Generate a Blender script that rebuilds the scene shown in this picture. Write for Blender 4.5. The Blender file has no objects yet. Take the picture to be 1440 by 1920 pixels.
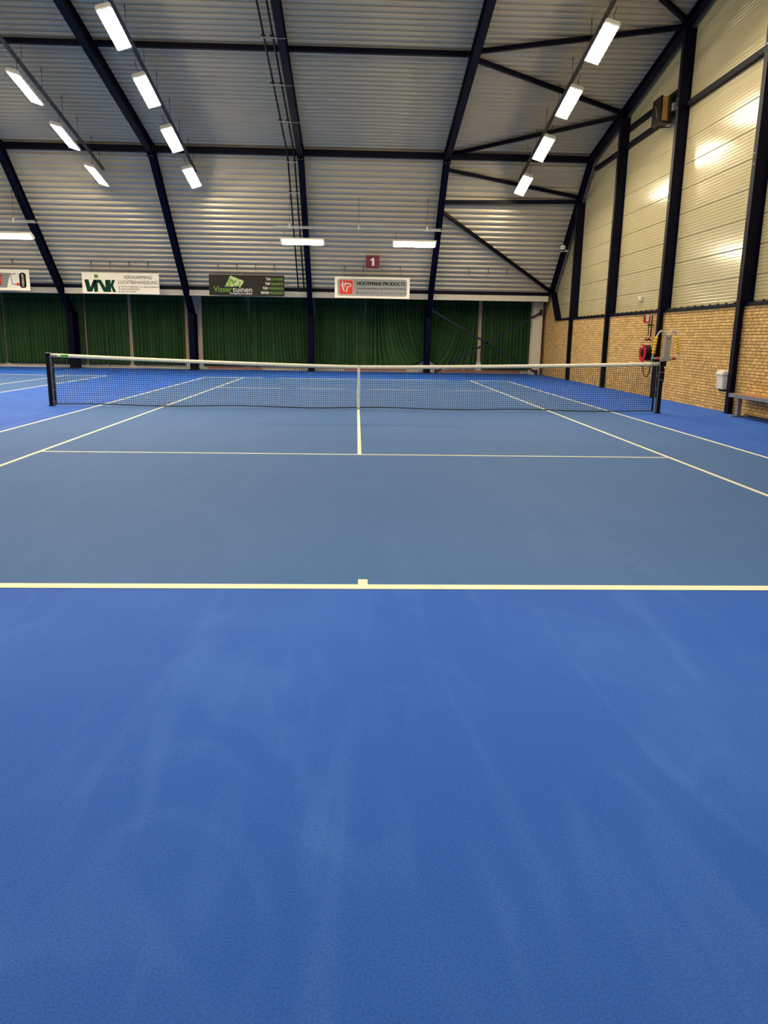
import bpy, bmesh, math, random
from mathutils import Matrix, Vector, Euler
random.seed(7)
S = bpy.context.scene
COL = S.collection

# ------------------------------------------------------------------ camera
F_PX, CAM = 1434.85, Vector((-0.0507, -16.3367, 1.5027))
PITCH, ROLL, YAW = -0.2245244, 0.0157777, -0.0385358
def cam_axes():
    cx, sx, cz, sz = math.cos(PITCH), math.sin(PITCH), math.cos(YAW), math.sin(YAW)
    f = Vector((-sz*cx, cz*cx, sx)); r = Vector((cz, sz, 0)); u = r.cross(f)
    c, s = math.cos(ROLL), math.sin(ROLL)
    return r*c + u*s, u*c - r*s, f
cd = bpy.data.cameras.new('camera'); co = bpy.data.objects.new('camera', cd); COL.objects.link(co)
_r, _u, _f = cam_axes()
co.matrix_world = Matrix(((_r.x, _u.x, -_f.x, CAM.x), (_r.y, _u.y, -_f.y, CAM.y), (_r.z, _u.z, -_f.z, CAM.z), (0, 0, 0, 1)))
cd.sensor_fit = 'HORIZONTAL'; cd.sensor_width = 36.0; cd.lens = F_PX/1440.0*36.0
cd.clip_start = 0.05; cd.clip_end = 200
S.camera = co

# ------------------------------------------------------------------ world and exposure
w = bpy.data.worlds.new('world'); S.world = w; w.use_nodes = True
w.node_tree.nodes['Background'].inputs[0].default_value = (0.8, 0.87, 1.0, 1)
w.node_tree.nodes['Background'].inputs[1].default_value = 0.05
S.view_settings.view_transform = 'Standard'; S.view_settings.look = 'None'
S.view_settings.gamma = 1.0; S.view_settings.use_curve_mapping = False
S.view_settings.exposure = 1.62
LAMP_RADIANCE = 36.0          # what each lamp's diffuser gives off
LAMP_COLOR = (1.0, 0.86, 0.63)

# ------------------------------------------------------------------ hall geometry
SLOPE = 0.2                                   # upper roof slope
KNEE = (12.0, 7.75); EAVE = (16.66, 3.43)     # inside of the roof sheets, (y, z)
RIDGE_Z = KNEE[1] + SLOPE*KNEE[0]
LOW = (KNEE[1]-EAVE[1])/(EAVE[0]-KNEE[0])
FR_X = [-22.25, -17.2, -12.12, -7.05, -2.0, 3.02]   # steel frames
GABLE_X = 8.05
BRICK_X, CLAD_X = 8.12, 8.28
WALL_L, WALL_F, WALL_N = -22.4, 18.9, -18.9
CLAD_Z = 2.30
def skin_z(y):
    y = abs(y)
    return KNEE[1] + SLOPE*(KNEE[0]-y) if y <= KNEE[0] else KNEE[1] - LOW*(y-KNEE[0])
# lamps behind the camera's field of view: same rows, other half of the hall
LAMP_Y = [3.60, 6.33, 9.08, 11.85]; MORE_Y = [0.88]; NEAR = [0.9, 0.7, 0.35, 0.15, 1.0]; LAMP_DROP = 1.05; TILT = math.radians(17)
ROWS = [(5.70, 1), (-5.70, -1), (-8.88, 1), (-20.2, -1)]
def lamp_matrix(x, y, tilt):
    s = -1 if y >= 0 else 1
    z = KNEE[1] + SLOPE*(KNEE[0]-abs(y)) - LAMP_DROP
    return Matrix.Translation((x, y, z)) @ Matrix.Rotation(s*math.atan(SLOPE), 4, 'X') @ Matrix.Rotation(tilt, 4, 'Y')
VISIBLE = set()
for x, sg in ROWS:
    for i, y in enumerate(LAMP_Y+MORE_Y):
        for sy in (1, -1):
            if sy == 1 and i < 4 and abs(x) < 6: continue
            if sy == 1 and x == -8.88 and 0 < i < 4: continue
            l = bpy.data.lights.new('row_light', 'AREA'); l.shape = 'RECTANGLE'; l.size = 0.30; l.size_y = 1.46
            l.energy = LAMP_RADIANCE*math.pi*0.30*1.46*(NEAR[i] if sy < 0 else 1.0); l.color = LAMP_COLOR
            o = bpy.data.objects.new('row_light', l); COL.objects.link(o)
            o.matrix_world = lamp_matrix(x, sy*y, sg*TILT)
for xc in (-14.58-2.05, -2.05, 2.05):
    l = bpy.data.lights.new('end_light', 'AREA'); l.shape = 'RECTANGLE'; l.size = 1.46; l.size_y = 0.30
    l.energy = LAMP_RADIANCE*math.pi*0.30*1.46; l.color = LAMP_COLOR
    far = xc < -10
    o = bpy.data.objects.new('end_light', l); COL.objects.link(o)
    o.matrix_world = Matrix.Translation((xc, 13.4 if far else -13.4, 4.93)) @ Matrix.Rotation(math.radians(-25 if far else 25), 4, 'X')

# ------------------------------------------------------------------ helpers
def lin(r, g, b):
    f = lambda c: c/12.92 if c <= 0.04045 else ((c+0.055)/1.055)**2.4
    return (f(r/255), f(g/255), f(b/255), 1)
def new_mat(name, col, rough=0.6, metal=0.0, spec=0.5, noise=0.0, nscale=8.0, bump=0.0, bscale=60.0, stretch=None):
    m = bpy.data.materials.new(name); m.use_nodes = True
    nt = m.node_tree; b = nt.nodes['Principled BSDF']
    b.inputs['Base Color'].default_value = col; b.inputs['Roughness'].default_value = rough
    b.inputs['Metallic'].default_value = metal; b.inputs['Specular IOR Level'].default_value = spec
    tc = nt.nodes.new('ShaderNodeTexCoord'); vec = tc.outputs['Object']
    if stretch:
        mp = nt.nodes.new('ShaderNodeMapping'); mp.inputs['Scale'].default_value = stretch
        nt.links.new(vec, mp.inputs[0]); vec = mp.outputs[0]
    n = nt.nodes.new('ShaderNodeTexNoise'); n.inputs['Scale'].default_value = nscale; n.inputs['Detail'].default_value = 4
    nt.links.new(vec, n.inputs['Vector'])
    mr = nt.nodes.new('ShaderNodeMapRange'); mr.inputs['From Min'].default_value = 0.3; mr.inputs['From Max'].default_value = 0.7
    mr.inputs['To Min'].default_value = 1-noise; mr.inputs['To Max'].default_value = 1+noise
    nt.links.new(n.outputs['Fac'], mr.inputs['Value'])
    mx = nt.nodes.new('ShaderNodeVectorMath'); mx.operation = 'SCALE'; mx.inputs[0].default_value = col[:3]
    nt.links.new(mr.outputs[0], mx.inputs['Scale']); nt.links.new(mx.outputs[0], b.inputs['Base Color'])
    if bump > 0:
        n2 = nt.nodes.new('ShaderNodeTexNoise'); n2.inputs['Scale'].default_value = bscale; n2.inputs['Detail'].default_value = 3
        nt.links.new(vec, n2.inputs['Vector'])
        bp = nt.nodes.new('ShaderNodeBump'); bp.inputs['Strength'].default_value = bump; bp.inputs['Distance'].default_value = 0.01
        nt.links.new(n2.outputs['Fac'], bp.inputs['Height']); nt.links.new(bp.outputs[0], b.inputs['Normal'])
    return m
def emit_mat(name, col, strength):
    m = bpy.data.materials.new(name); m.use_nodes = True; nt = m.node_tree; b = nt.nodes['Principled BSDF']
    b.inputs['Base Color'].default_value = (0.9, 0.9, 0.88, 1)
    b.inputs['Emission Color'].default_value = (*col, 1); b.inputs['Emission Strength'].default_value = strength
    return m
def link(name, me, mat=None, parent=None):
    o = bpy.data.objects.new(name, me); COL.objects.link(o)
    if mat and me is not None and len(me.materials) == 0: me.materials.append(mat)
    if parent: o.parent = parent
    return o
def empty(name, loc=(0, 0, 0), mat4=None):
    o = bpy.data.objects.new(name, None); COL.objects.link(o); o.empty_display_size = 0.1
    if mat4 is not None: o.matrix_world = mat4
    else: o.location = loc
    return o
def tag(o, label=None, cat=None, group=None, kind=None):
    if label: o['label'] = label
    if cat: o['category'] = cat
    if group: o['group'] = group
    if kind: o['kind'] = kind
    return o
class MB:
    def __init__(s): s.v = []; s.f = []; s.sm = []
    def add(s, vs, fs, smooth=False):
        k = len(s.v); s.v += [tuple(v) for v in vs]; s.f += [tuple(i+k for i in f) for f in fs]; s.sm += [smooth]*len(fs)
    def box(s, x0, x1, y0, y1, z0, z1, M=None):
        vs = [Vector(c) for c in ((x0,y0,z0),(x1,y0,z0),(x1,y1,z0),(x0,y1,z0),(x0,y0,z1),(x1,y0,z1),(x1,y1,z1),(x0,y1,z1))]
        if M is not None: vs = [M @ v for v in vs]
        s.add(vs, [(0,3,2,1),(4,5,6,7),(0,1,5,4),(1,2,6,5),(2,3,7,6),(3,0,4,7)])
        return s
    def bar(s, a, b, wx, wy, up=(0, 0, 1)):
        a, b = Vector(a), Vector(b); d = (b-a); L = d.length; d.normalize(); u = Vector(up)
        if abs(d.dot(u)) > 0.99: u = Vector((0, 1, 0))
        r = d.cross(u).normalized(); u = r.cross(d)
        M = Matrix(((r.x, d.x, u.x, a.x), (r.y, d.y, u.y, a.y), (r.z, d.z, u.z, a.z), (0, 0, 0, 1)))
        return s.box(-wx/2, wx/2, 0, L, -wy/2, wy/2, M)
    def prism(s, poly, axis, a0, a1):
        n = len(poly)
        def P(p, a): return (a, p[0], p[1]) if axis == 0 else ((p[0], a, p[1]) if axis == 1 else (p[0], p[1], a))
        vs = [P(p, a0) for p in poly] + [P(p, a1) for p in poly]
        fs = [tuple(range(n))[::-1], tuple(range(n, 2*n))] + [(i, (i+1) % n, n+(i+1) % n, n+i) for i in range(n)]
        s.add(vs, fs); return s
    def tube(s, pts, r, n=8, caps=True, smooth=True, radii=None):
        pts = [Vector(p) for p in pts]; vs = []; fs = []; m = len(pts)
        ref = None
        for i, p in enumerate(pts):
            t = (pts[min(i+1, m-1)] - pts[max(i-1, 0)]).normalized()
            if ref is None:
                ref = t.cross(Vector((0, 0, 1)))
                if ref.length < 1e-3: ref = t.cross(Vector((0, 1, 0)))
            ref = (ref - t*ref.dot(t)).normalized(); q = t.cross(ref)
            rr = radii[i] if radii else r
            for k in range(n):
                a = 2*math.pi*k/n; vs.append(p + (ref*math.cos(a) + q*math.sin(a))*rr)
        for i in range(m-1):
            for k in range(n): fs.append((i*n+k, i*n+(k+1) % n, (i+1)*n+(k+1) % n, (i+1)*n+k))
        s.add(vs, fs, smooth)
        if caps:
            s.add([vs[k] for k in range(n)], [tuple(range(n))[::-1]]); s.add([vs[(m-1)*n+k] for k in range(n)], [tuple(range(n))])
        return s
    def lathe(s, prof, M, n=24, smooth=True):
        vs = []; fs = []; m = len(prof)
        for (r, h) in prof:
            for k in range(n):
                a = 2*math.pi*k/n; vs.append(M @ Vector((r*math.cos(a), r*math.sin(a), h)))
        for i in range(m-1):
            for k in range(n): fs.append((i*n+k, i*n+(k+1) % n, (i+1)*n+(k+1) % n, (i+1)*n+k))
        s.add(vs, fs, smooth); return s
    def mesh(s, name, mat=None):
        me = bpy.data.meshes.new(name); me.from_pydata(s.v, [], s.f)
        bm = bmesh.new(); bm.from_mesh(me); bmesh.ops.recalc_face_normals(bm, faces=bm.faces); bm.to_mesh(me); bm.free()
        me.polygons.foreach_set('use_smooth', s.sm)
        if mat: me.materials.append(mat)
        me.update(); return me
    def build(s, name, mat, parent=None):
        return link(name, s.mesh(name, mat), None, parent)
def bevel(o, wd, seg=2):
    m = o.modifiers.new('bevel', 'BEVEL'); m.width = wd; m.segments = seg; m.limit_method = 'ANGLE'; return o
def text_mesh(body, size, mat, parent, M, name='lettering', bold=0.0, align='LEFT', xscale=1.0, depth=0.002, shear=0.0, width=None):
    cu = bpy.data.curves.new('t', 'FONT'); cu.body = body; cu.size = size; cu.align_x = align; cu.extrude = depth
    cu.offset = bold; cu.resolution_u = 3; cu.shear = shear
    t = bpy.data.objects.new('t', cu); COL.objects.link(t)
    dg = bpy.context.evaluated_depsgraph_get(); dg.update()
    me = bpy.data.meshes.new_from_object(t.evaluated_get(dg))
    bpy.data.objects.remove(t); bpy.data.curves.remove(cu)
    if width:
        xs = [v.co.x for v in me.vertices]; k = width/(max(xs)-min(xs)) if xs else 1
        xscale = k
    me.transform(Matrix.Diagonal((xscale, 1, 1, 1))); me.transform(M); me.materials.clear(); me.materials.append(mat)
    return link(name, me, None, parent)

# ------------------------------------------------------------------ materials
NAVY = new_mat('navy_steel', (0.0014, 0.0016, 0.010, 1), 0.5, spec=0.12, noise=0.1)
NAVY2 = new_mat('navy_column_paint', (0.0013, 0.0018, 0.013, 1), 0.5, spec=0.06, noise=0.1)
ROOF = new_mat('roof_sheet', (0.53, 0.47, 0.34, 1), 0.38, metal=0.12, noise=0.05, nscale=2, stretch=(0.4, 3, 3))
CLAD = new_mat('cladding', (0.50, 0.435, 0.245, 1), 0.17, noise=0.03, nscale=1.5)
MORTAR = new_mat('mortar', (0.085, 0.06, 0.035, 1), 0.9, noise=0.2, nscale=30)
CREAM = new_mat('cream_steel', (0.64, 0.58, 0.45, 1), 0.5, noise=0.04)
WHITEWALL = new_mat('pale_wall', (0.55, 0.54, 0.50, 1), 0.6, noise=0.05)
CURTAIN = new_mat('curtain_green', (0.014, 0.062, 0.011, 1), 0.85, noise=0.12, nscale=3, bump=0.1, bscale=300)
GALV = new_mat('galvanised', (0.36, 0.37, 0.38, 1), 0.42, metal=0.7, noise=0.15, nscale=30)
TRAYM = new_mat('tray_zinc', (0.085, 0.085, 0.085, 1), 0.5, metal=0.5, noise=0.1)
BLACK = new_mat('black_paint', (0.003, 0.003, 0.0035, 1), 0.45, spec=0.25, noise=0.1)
NETM = new_mat('net_cord', (0.006, 0.006, 0.008, 1), 0.8)
WHITE = new_mat('white_plastic', (0.72, 0.70, 0.64, 1), 0.45, noise=0.03)
TAPE = new_mat('white_net_tape', (0.90, 0.86, 0.70, 1), 0.7, noise=0.06, nscale=20)
LAMPBODY = new_mat('lamp_body', (0.62, 0.60, 0.54, 1), 0.4)
GLOW = emit_mat('lamp_diffuser', LAMP_COLOR, LAMP_RADIANCE)
RED = new_mat('red_paint', (0.50, 0.012, 0.012, 1), 0.35, noise=0.06)
YELLOW = new_mat('yellow_plastic', (0.86, 0.52, 0.01, 1), 0.35, noise=0.04)
LINE = new_mat('line_paint', (0.80, 0.78, 0.58, 1), 0.75, noise=0.05, nscale=6)

def brick_mat():
    m = new_mat('brick', (0.62, 0.39, 0.135, 1), 0.85, noise=0.16, nscale=14, bump=0.25, bscale=120)
    nt = m.node_tree; b = nt.nodes['Principled BSDF']
    src = b.inputs['Base Color'].links[0].from_socket
    oi = nt.nodes.new('ShaderNodeObjectInfo'); ge = nt.nodes.new('ShaderNodeNewGeometry')
    ad = nt.nodes.new('ShaderNodeMath'); ad.operation = 'ADD'; nt.links.new(oi.outputs['Random'], ad.inputs[0]); nt.links.new(ge.outputs['Random Per Island'], ad.inputs[1])
    fr = nt.nodes.new('ShaderNodeMath'); fr.operation = 'FRACT'; nt.links.new(ad.outputs[0], fr.inputs[0])
    mr = nt.nodes.new('ShaderNodeMapRange'); mr.inputs['To Min'].default_value = 0.82; mr.inputs['To Max'].default_value = 1.16
    nt.links.new(fr.outputs[0], mr.inputs['Value'])
    ml = nt.nodes.new('ShaderNodeVectorMath'); ml.operation = 'SCALE'
    nt.links.new(src, ml.inputs[0]); nt.links.new(mr.outputs[0], ml.inputs['Scale']); nt.links.new(ml.outputs[0], b.inputs['Base Color'])
    return m
BRICK = brick_mat()

def floor_mat(name, base, dust, dust_amt, speck):
    m = bpy.data.materials.new(name); m.use_nodes = True; nt = m.node_tree; L = nt.links.new
    b = nt.nodes['Principled BSDF']; b.inputs['Roughness'].default_value = 0.72; b.inputs['Specular IOR Level'].default_value = 0.15
    tc = nt.nodes.new('ShaderNodeTexCoord')
    def noise(scale, stretch, detail=4, dist=0.0):
        mp = nt.nodes.new('ShaderNodeMapping'); mp.inputs['Scale'].default_value = stretch; L(tc.outputs['Object'], mp.inputs[0])
        n = nt.nodes.new('ShaderNodeTexNoise'); n.inputs['Scale'].default_value = scale; n.inputs['Detail'].default_value = detail
        n.inputs['Distortion'].default_value = dist; L(mp.outputs[0], n.inputs['Vector']); return n.outputs['Fac']
    def ramp(sock, a, c, lo=0.0, hi=1.0):
        r = nt.nodes.new('ShaderNodeMapRange'); r.inputs['From Min'].default_value = a; r.inputs['From Max'].default_value = c
        r.inputs['To Min'].default_value = lo; r.inputs['To Max'].default_value = hi; r.interpolation_type = 'SMOOTHSTEP'; L(sock, r.inputs['Value']); return r.outputs[0]
    def math2(op, a, c):
        q = nt.nodes.new('ShaderNodeMath'); q.operation = op
        for i, v in enumerate((a, c)):
            if isinstance(v, (int, float)): q.inputs[i].default_value = v
            else: L(v, q.inputs[i])
        return q.outputs[0]
    broad = ramp(noise(0.55, (1, 1, 1), 4, 0.6), 0.42, 0.68)
    streak = ramp(noise(1.1, (2.6, 0.35, 1), 5, 1.2), 0.48, 0.74)
    a1 = ramp(noise(0.9, (1, 0.55, 1), 2, 1.6), 0.47, 0.53); a2 = ramp(noise(0.9, (1, 0.55, 1), 2, 1.6), 0.53, 0.62, 1.0, 0.0)
    arcs = math2('MULTIPLY', math2('MULTIPLY', a1, a2), ramp(noise(0.8, (1, 1, 1), 3, 0.3), 0.45, 0.62))
    d = math2('ADD', math2('MULTIPLY', broad, 0.45), math2('ADD', math2('MULTIPLY', streak, 0.55), math2('MULTIPLY', arcs, 0.30)))
    d = math2('MULTIPLY', d, dust_amt)
    mix = nt.nodes.new('ShaderNodeMix'); mix.data_type = 'RGBA'; L(d, mix.inputs['Factor'])
    mix.inputs['A'].default_value = base; mix.inputs['B'].default_value = dust
    grain = math2('MULTIPLY', ramp(noise(140, (1, 1, 1), 2), 0.35, 0.65, 1-speck, 1+speck), ramp(noise(75, (1, 1, 1), 1), 0.70, 0.78, 1.0, 1-2.2*speck))
    sc = nt.nodes.new('ShaderNodeVectorMath'); sc.operation = 'SCALE'; L(mix.outputs['Result'], sc.inputs[0]); L(grain, sc.inputs['Scale'])
    L(sc.outputs[0], b.inputs['Base Color'])
    bp = nt.nodes.new('ShaderNodeBump'); bp.inputs['Strength'].default_value = 0.25; bp.inputs['Distance'].default_value = 0.002
    L(noise(110, (1, 1, 1), 3), bp.inputs['Height']); L(bp.outputs[0], b.inputs['Normal'])
    return m
BLUE = floor_mat('court_surround_blue', (0.020, 0.100, 0.47, 1), (0.075, 0.20, 0.62, 1), 0.40, 0.12)
COURT = floor_mat('court_grey_blue', (0.050, 0.128, 0.33, 1), (0.09, 0.185, 0.41, 1), 0.25, 0.06)

# ------------------------------------------------------------------ floor
fl = MB().box(WALL_L-0.3, CLAD_X+0.3, WALL_N-0.3, WALL_F+0.3, -0.2, 0.0).build('floor', BLUE); tag(fl, 'blue acrylic indoor tennis floor with two grey-blue courts', kind='structure')
HW, SW, BL, SL = 5.485, 4.115, 11.885, 6.40
for xc in (0.0, -14.48):
    x0 = max(xc-HW, WALL_L+0.05)
    p = MB().box(x0, xc+HW, -BL, BL, 0.0, 0.0015).build('court_surface', COURT, fl)
    def line(x0, x1, y0, y1, z=0.003):
        x0 = max(x0, WALL_L+0.05)
        if x1 > x0: MB().box(x0, x1, y0, y1, 0.0, z).build('court_line', LINE, fl)
    for s in (-1, 1):
        line(xc-HW, xc+HW, s*BL-(0.088 if s > 0 else 0), s*BL+(0.088 if s < 0 else 0))
        line(xc+s*HW-0.025, xc+s*HW+0.025, -BL+0.088, BL-0.088)
        line(xc+s*SW-0.025, xc+s*SW+0.025, -BL+0.088, BL-0.088)
        line(xc-SW+0.025, xc+SW-0.025, s*SL-0.025, s*SL+0.025)
        line(xc-0.03, xc+0.03, min(s*BL-s*0.088, s*BL-s*0.19), max(s*BL-s*0.088, s*BL-s*0.19))
    line(xc-0.025, xc+0.025, -SL+0.025, SL-0.025)

# ------------------------------------------------------------------ roof
PITCH_C, DEPTH_C = 0.24, 0.065
ceiling = tag(empty('ceiling', (0, 0, RIDGE_Z)), 'grey corrugated metal roof lining with navy purlins', kind='structure')
def cpart(mb, name, mat):
    o = mb.build(name, mat, ceiling); o.location = (0, 0, -RIDGE_Z); return o
def corrug(a, b, x0, x1):
    # ribs run along x; a, b are (y, z) ends of the slope
    ay, az = a; by, bz = b; L = math.hypot(by-ay, bz-az); d = ((by-ay)/L, (bz-az)/L); n = (-d[1], d[0])
    if n[1] < 0: n = (-n[0], -n[1])
    pts = []; s = 0.0
    while s < L:
        for ds, h in ((0.0, 0.0), (0.075, 0.0), (0.122, 1.0), (0.193, 1.0)):
            t = min(s+ds, L); pts.append((ay+d[0]*t+n[0]*h*DEPTH_C, az+d[1]*t+n[1]*h*DEPTH_C))
        s += PITCH_C
    pts.append((by, bz))
    mb = MB(); vs = []; fs = []
    for y, z in pts: vs += [(x0, y, z), (x1, y, z)]
    for i in range(len(pts)-1): fs.append((2*i, 2*i+1, 2*i+3, 2*i+2))
    mb.add(vs, fs)
    cv = [(x0, ay+n[0]*0.1, az+n[1]*0.1), (x1, ay+n[0]*0.1, az+n[1]*0.1), (x1, by+n[0]*0.1, bz+n[1]*0.1), (x0, by+n[0]*0.1, bz+n[1]*0.1)]
    mb.add(cv, [(0, 1, 2, 3)])
    return mb
bays = list(zip(FR_X[:-1], FR_X[1:])) + [(FR_X[-1], CLAD_X+0.02)]
for x0, x1 in bays:
    for sy in (1, -1):
        cpart(corrug((0, RIDGE_Z), (sy*6.16, skin_z(6.16)), x0, x1), 'roof_sheet', ROOF)
        cpart(corrug((sy*6.16, skin_z(6.16)), (sy*KNEE[0], KNEE[1]), x0, x1), 'roof_sheet', ROOF)
        cpart(corrug((sy*KNEE[0], KNEE[1]), (sy*EAVE[0], EAVE[1]), x0, x1), 'roof_sheet', ROOF)
    last = x1 > 8
    for sy in (1, -1):
        xa, xb = x0+0.1, (GABLE_X if last else x1-0.1)
        # knee beam, upper purlin, eave beam
        cpart(MB().box(xa, xb, sy*11.96-0.09, sy*11.96+0.09, 7.50, 7.70), 'purlin', NAVY)
        if not last: cpart(MB().box(xa, xb, sy*6.1-0.06, sy*6.1+0.06, 8.80, 8.93), 'purlin', NAVY)
        y0, y1 = sorted((sy*16.68, sy*16.90))
        cpart(MB().box(xa, xb, y0, y1, 3.29, 3.44), 'eave_beam', NAVY)
    if x0 > -17.5:
        pass
# bracing between the last frame and the gable, both slopes
def brace(a, b, wd=0.11):
    (xa, ya), (xb, yb) = a, b
    for sy in (1, -1):
        cpart(MB().bar((xa, sy*ya, skin_z(ya)-0.10), (xb, sy*yb, skin_z(yb)-0.10), wd, wd), 'brace', NAVY)
FX = FR_X[-1]+0.09; GX = GABLE_X-0.08
brace((FX, 5.90), (GX, 4.62)); brace((FX, 6.28), (GX, 8.85)); brace((FX, 12.05-0.1), (GX, 9.1))
brace((FX, 12.42), (GX, 13.15)); brace((FX, 13.40), (GX, 13.30), 0.13); brace((FX, 13.72), (GX, 16.5)); brace((FX, 0.25), (GX, 4.35))

# closing soffit, lintels
for i, sy in enumerate((1, -1)):
    y0, y1 = sorted((sy*16.95, sy*(abs(WALL_F)+0.2)))
    tag(MB().box(WALL_L-0.2, CLAD_X+0.3, y0, y1, 3.40, 3.50).build('ceiling', WHITEWALL), 'flat soffit behind the eave beam', kind='structure') if sy > 0 else \
        tag(MB().box(WALL_L-0.2, CLAD_X+0.3, y0, y1, 3.40, 3.50).build('ceiling', WHITEWALL), 'flat soffit over the camera end', kind='structure')
lint = tag(empty('trim_1', (0, 16.95, 3.06)), 'cream lintel boards under the black eave beam', kind='structure')
for x0, x1 in bays:
    xb = 7.98 if x1 > 8 else x1-0.10
    o = MB().box(x0+0.10, xb, 16.69, 16.80, 3.06, 3.285).build('lintel_board', CREAM, lint); o.location = -lint.location

# ------------------------------------------------------------------ steel frames
def offset_poly(off):
    # inner line of the frame: ridge, knee, foot of the leg
    nu = Vector((-SLOPE, -1)).normalized(); nl = Vector((-LOW, -1)).normalized()
    def inter(p, d, q, e):
        t = ((q.x-p.x)*e.y-(q.y-p.y)*e.x)/(d.x*e.y-d.y*e.x); return p+d*t
    du = Vector((1, -SLOPE)); dl = Vector((1, -LOW)); K = Vector(KNEE)
    k = inter(K+nu*off, du, K+nl*off, dl)
    r = inter(K+nu*off, du, Vector((0, 0)), Vector((0, 1)))
    f = inter(K+nl*off, dl, Vector((0, COLTOP)), Vector((1, 0)))
    return [(r.x, r.y), (k.x, k.y), (f.x, f.y)]
COLTOP, FDEPTH = 2.34, 0.36
inn = offset_poly(FDEPTH); inn2 = offset_poly(FDEPTH-0.016); out = offset_poly(-0.005); out2 = offset_poly(0.011)
COLY0 = inn[2][0]; COLY1 = COLY0+0.72
FRAME_LABELS = {-12.12: 'leftmost navy steel portal frame, left of the white green-lettered sign',
                -7.05: 'navy steel portal frame between the white green-lettered sign and the dark sign',
                -2.0: 'navy steel portal frame with two black pipes running alongside',
                3.02: 'navy steel portal frame holding the diagonal roof braces near the right wall'}
def mir(poly, s): return [(s*y, z) for y, z in poly]
def make_frame(x, label):
    root = tag(empty('portal_frame', (x, 0, 0)), label, 'steel frame', 'portal frames of the hall')
    hw = 0.10
    for s in (1, -1):
        def pp(poly, x0, x1, name, mat=NAVY): return MB().prism(mir(poly, s), 0, x0, x1).build(name, mat, root)
        pp(inn+inn2[::-1], -hw, hw, 'inner_flange'); pp(out+out2[::-1], -hw, hw, 'outer_flange')
        pp(inn2+out2[::-1], -0.006, 0.006, 'web')
        # knee plate with bolts
        kp = MB(); k0, k1 = Vector(inn[1]), Vector(out[1]); d = (k1-k0).normalized(); t = Vector((-d.y, d.x))*0.03
        c = k0-d*0.10
        poly = [tuple(c+t), tuple(k1+t), tuple(k1-t), tuple(c-t)]
        kj = MB().prism(mir(poly, s), 0, -hw-0.015, hw+0.015).build('knee_plate', NAVY, root)
        for bx in (-0.06, 0.06):
            for q in (0.0, 0.12, 0.24, 0.36):
                ctr = c + d*(q+0.03)
                MB().box(bx-0.012, bx+0.012, s*ctr.x-0.045, s*ctr.x+0.045, ctr.y-0.012, ctr.y+0.012).build('bolt', GALV, kj)
        # haunch tip and column
        pp([(COLY0, COLTOP), (COLY1, COLTOP), (COLY1, COLTOP+0.02), (COLY0, COLTOP+0.02)], -hw-0.03, hw+0.03, 'cap_plate')
        cw = 0.12
        pp([(COLY0, 0.0), (COLY0+0.02, 0.0), (COLY0+0.02, COLTOP), (COLY0, COLTOP)], -cw, cw, 'column_flange', NAVY2)
        pp([(COLY1-0.02, 0.0), (COLY1, 0.0), (COLY1, COLTOP), (COLY1-0.02, COLTOP)], -cw, cw, 'column_flange', NAVY2)
        pp([(COLY0+0.02, 0.0), (COLY1-0.02, 0.0), (COLY1-0.02, COLTOP), (COLY0+0.02, COLTOP)], -0.01, 0.01, 'column_web', NAVY2)
        pp([(COLY0-0.06, 0.0), (COLY1+0.06, 0.0), (COLY1+0.06, 0.03), (COLY0-0.06, 0.03)], -0.2, 0.2, 'base_plate', BLACK)
    return root
for x in FR_X[2:]: make_frame(x, FRAME_LABELS[x])
# frames beyond the left edge of the picture belong to the hall's left end
for x in FR_X[1:2]: make_frame(x, 'navy steel portal frame beyond the left edge of the view')

# ------------------------------------------------------------------ right wall
wr = tag(empty('wall_right', (BRICK_X, 0, 0)), 'yellow brick right wall under white ribbed cladding with navy posts', kind='structure')
def wpart(mb, name, mat): o = mb.build(name, mat, wr); o.location = (-BRICK_X, 0, 0); return o
# gable outline in (y, z)
def gable_in(y):   # top of cladding at y
    return skin_z(y)
wpart(MB().box(BRICK_X+0.012, BRICK_X+0.4, WALL_N, WALL_F, 0.0, CLAD_Z).prism([(15.50, CLAD_Z), (WALL_F, CLAD_Z), (WALL_F, 3.42), (16.60, 3.42)], 0, BRICK_X+0.012, BRICK_X+0.4), 'backing', MORTAR)
wpart(MB().prism([(-16.6, CLAD_Z), (16.6, CLAD_Z), (16.6, 3.45), (12, 7.8), (0, 10.2), (-12, 7.8), (-16.6, 3.45)], 0, CLAD_X+0.03, CLAD_X+0.25), 'backing', CREAM)
# bricks
BH, BLN, CH, J = 0.0550, 0.203, 0.0668, 0.013
bm_full = MB().box(0, 0.03, 0, BLN, 0, BH).mesh('brick', BRICK); bm_half = MB().box(0, 0.03, 0, 0.0975, 0, BH).mesh('brick', BRICK)
rest = MB(); near = []
POSTS_Y = [0.10, 4.45, 8.90, 13.20]
zc = 0.006; row = 0
while zc < 3.40:
    ylo, yhi = (-5.0, 18.7) if zc+BH < CLAD_Z else (15.50+(zc+BH-CLAD_Z)*1.0, 18.7)
    y = ylo - (random.random()*0.2 if ylo < 0 else 0)
    while y < yhi:
        half = random.random() < 0.22; ln = 0.0975 if half else BLN
        near.append((y, zc, half)); y += ln+J
    zc += CH; row += 1
def seen(b):
    y, z, h = b
    return y > -1.75 and not (y < -0.4 and y > -2.2 and z < 0.45 and z > 0.36)
cand = sorted([b for b in near if seen(b)], key=lambda b: b[0] + 0.15*abs(b[1]-1.2))
indiv = set(cand[:300])
for b in near:
    y, z, h = b; xo = BRICK_X + random.uniform(-0.002, 0.002)
    if b in indiv:
        o = link('brick', bm_half if h else bm_full, None, wr); o.location = (xo-BRICK_X, y, z)
    else: rest.box(xo, xo+0.03, y, y+(0.0975 if h else BLN), z, z+BH)
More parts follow.
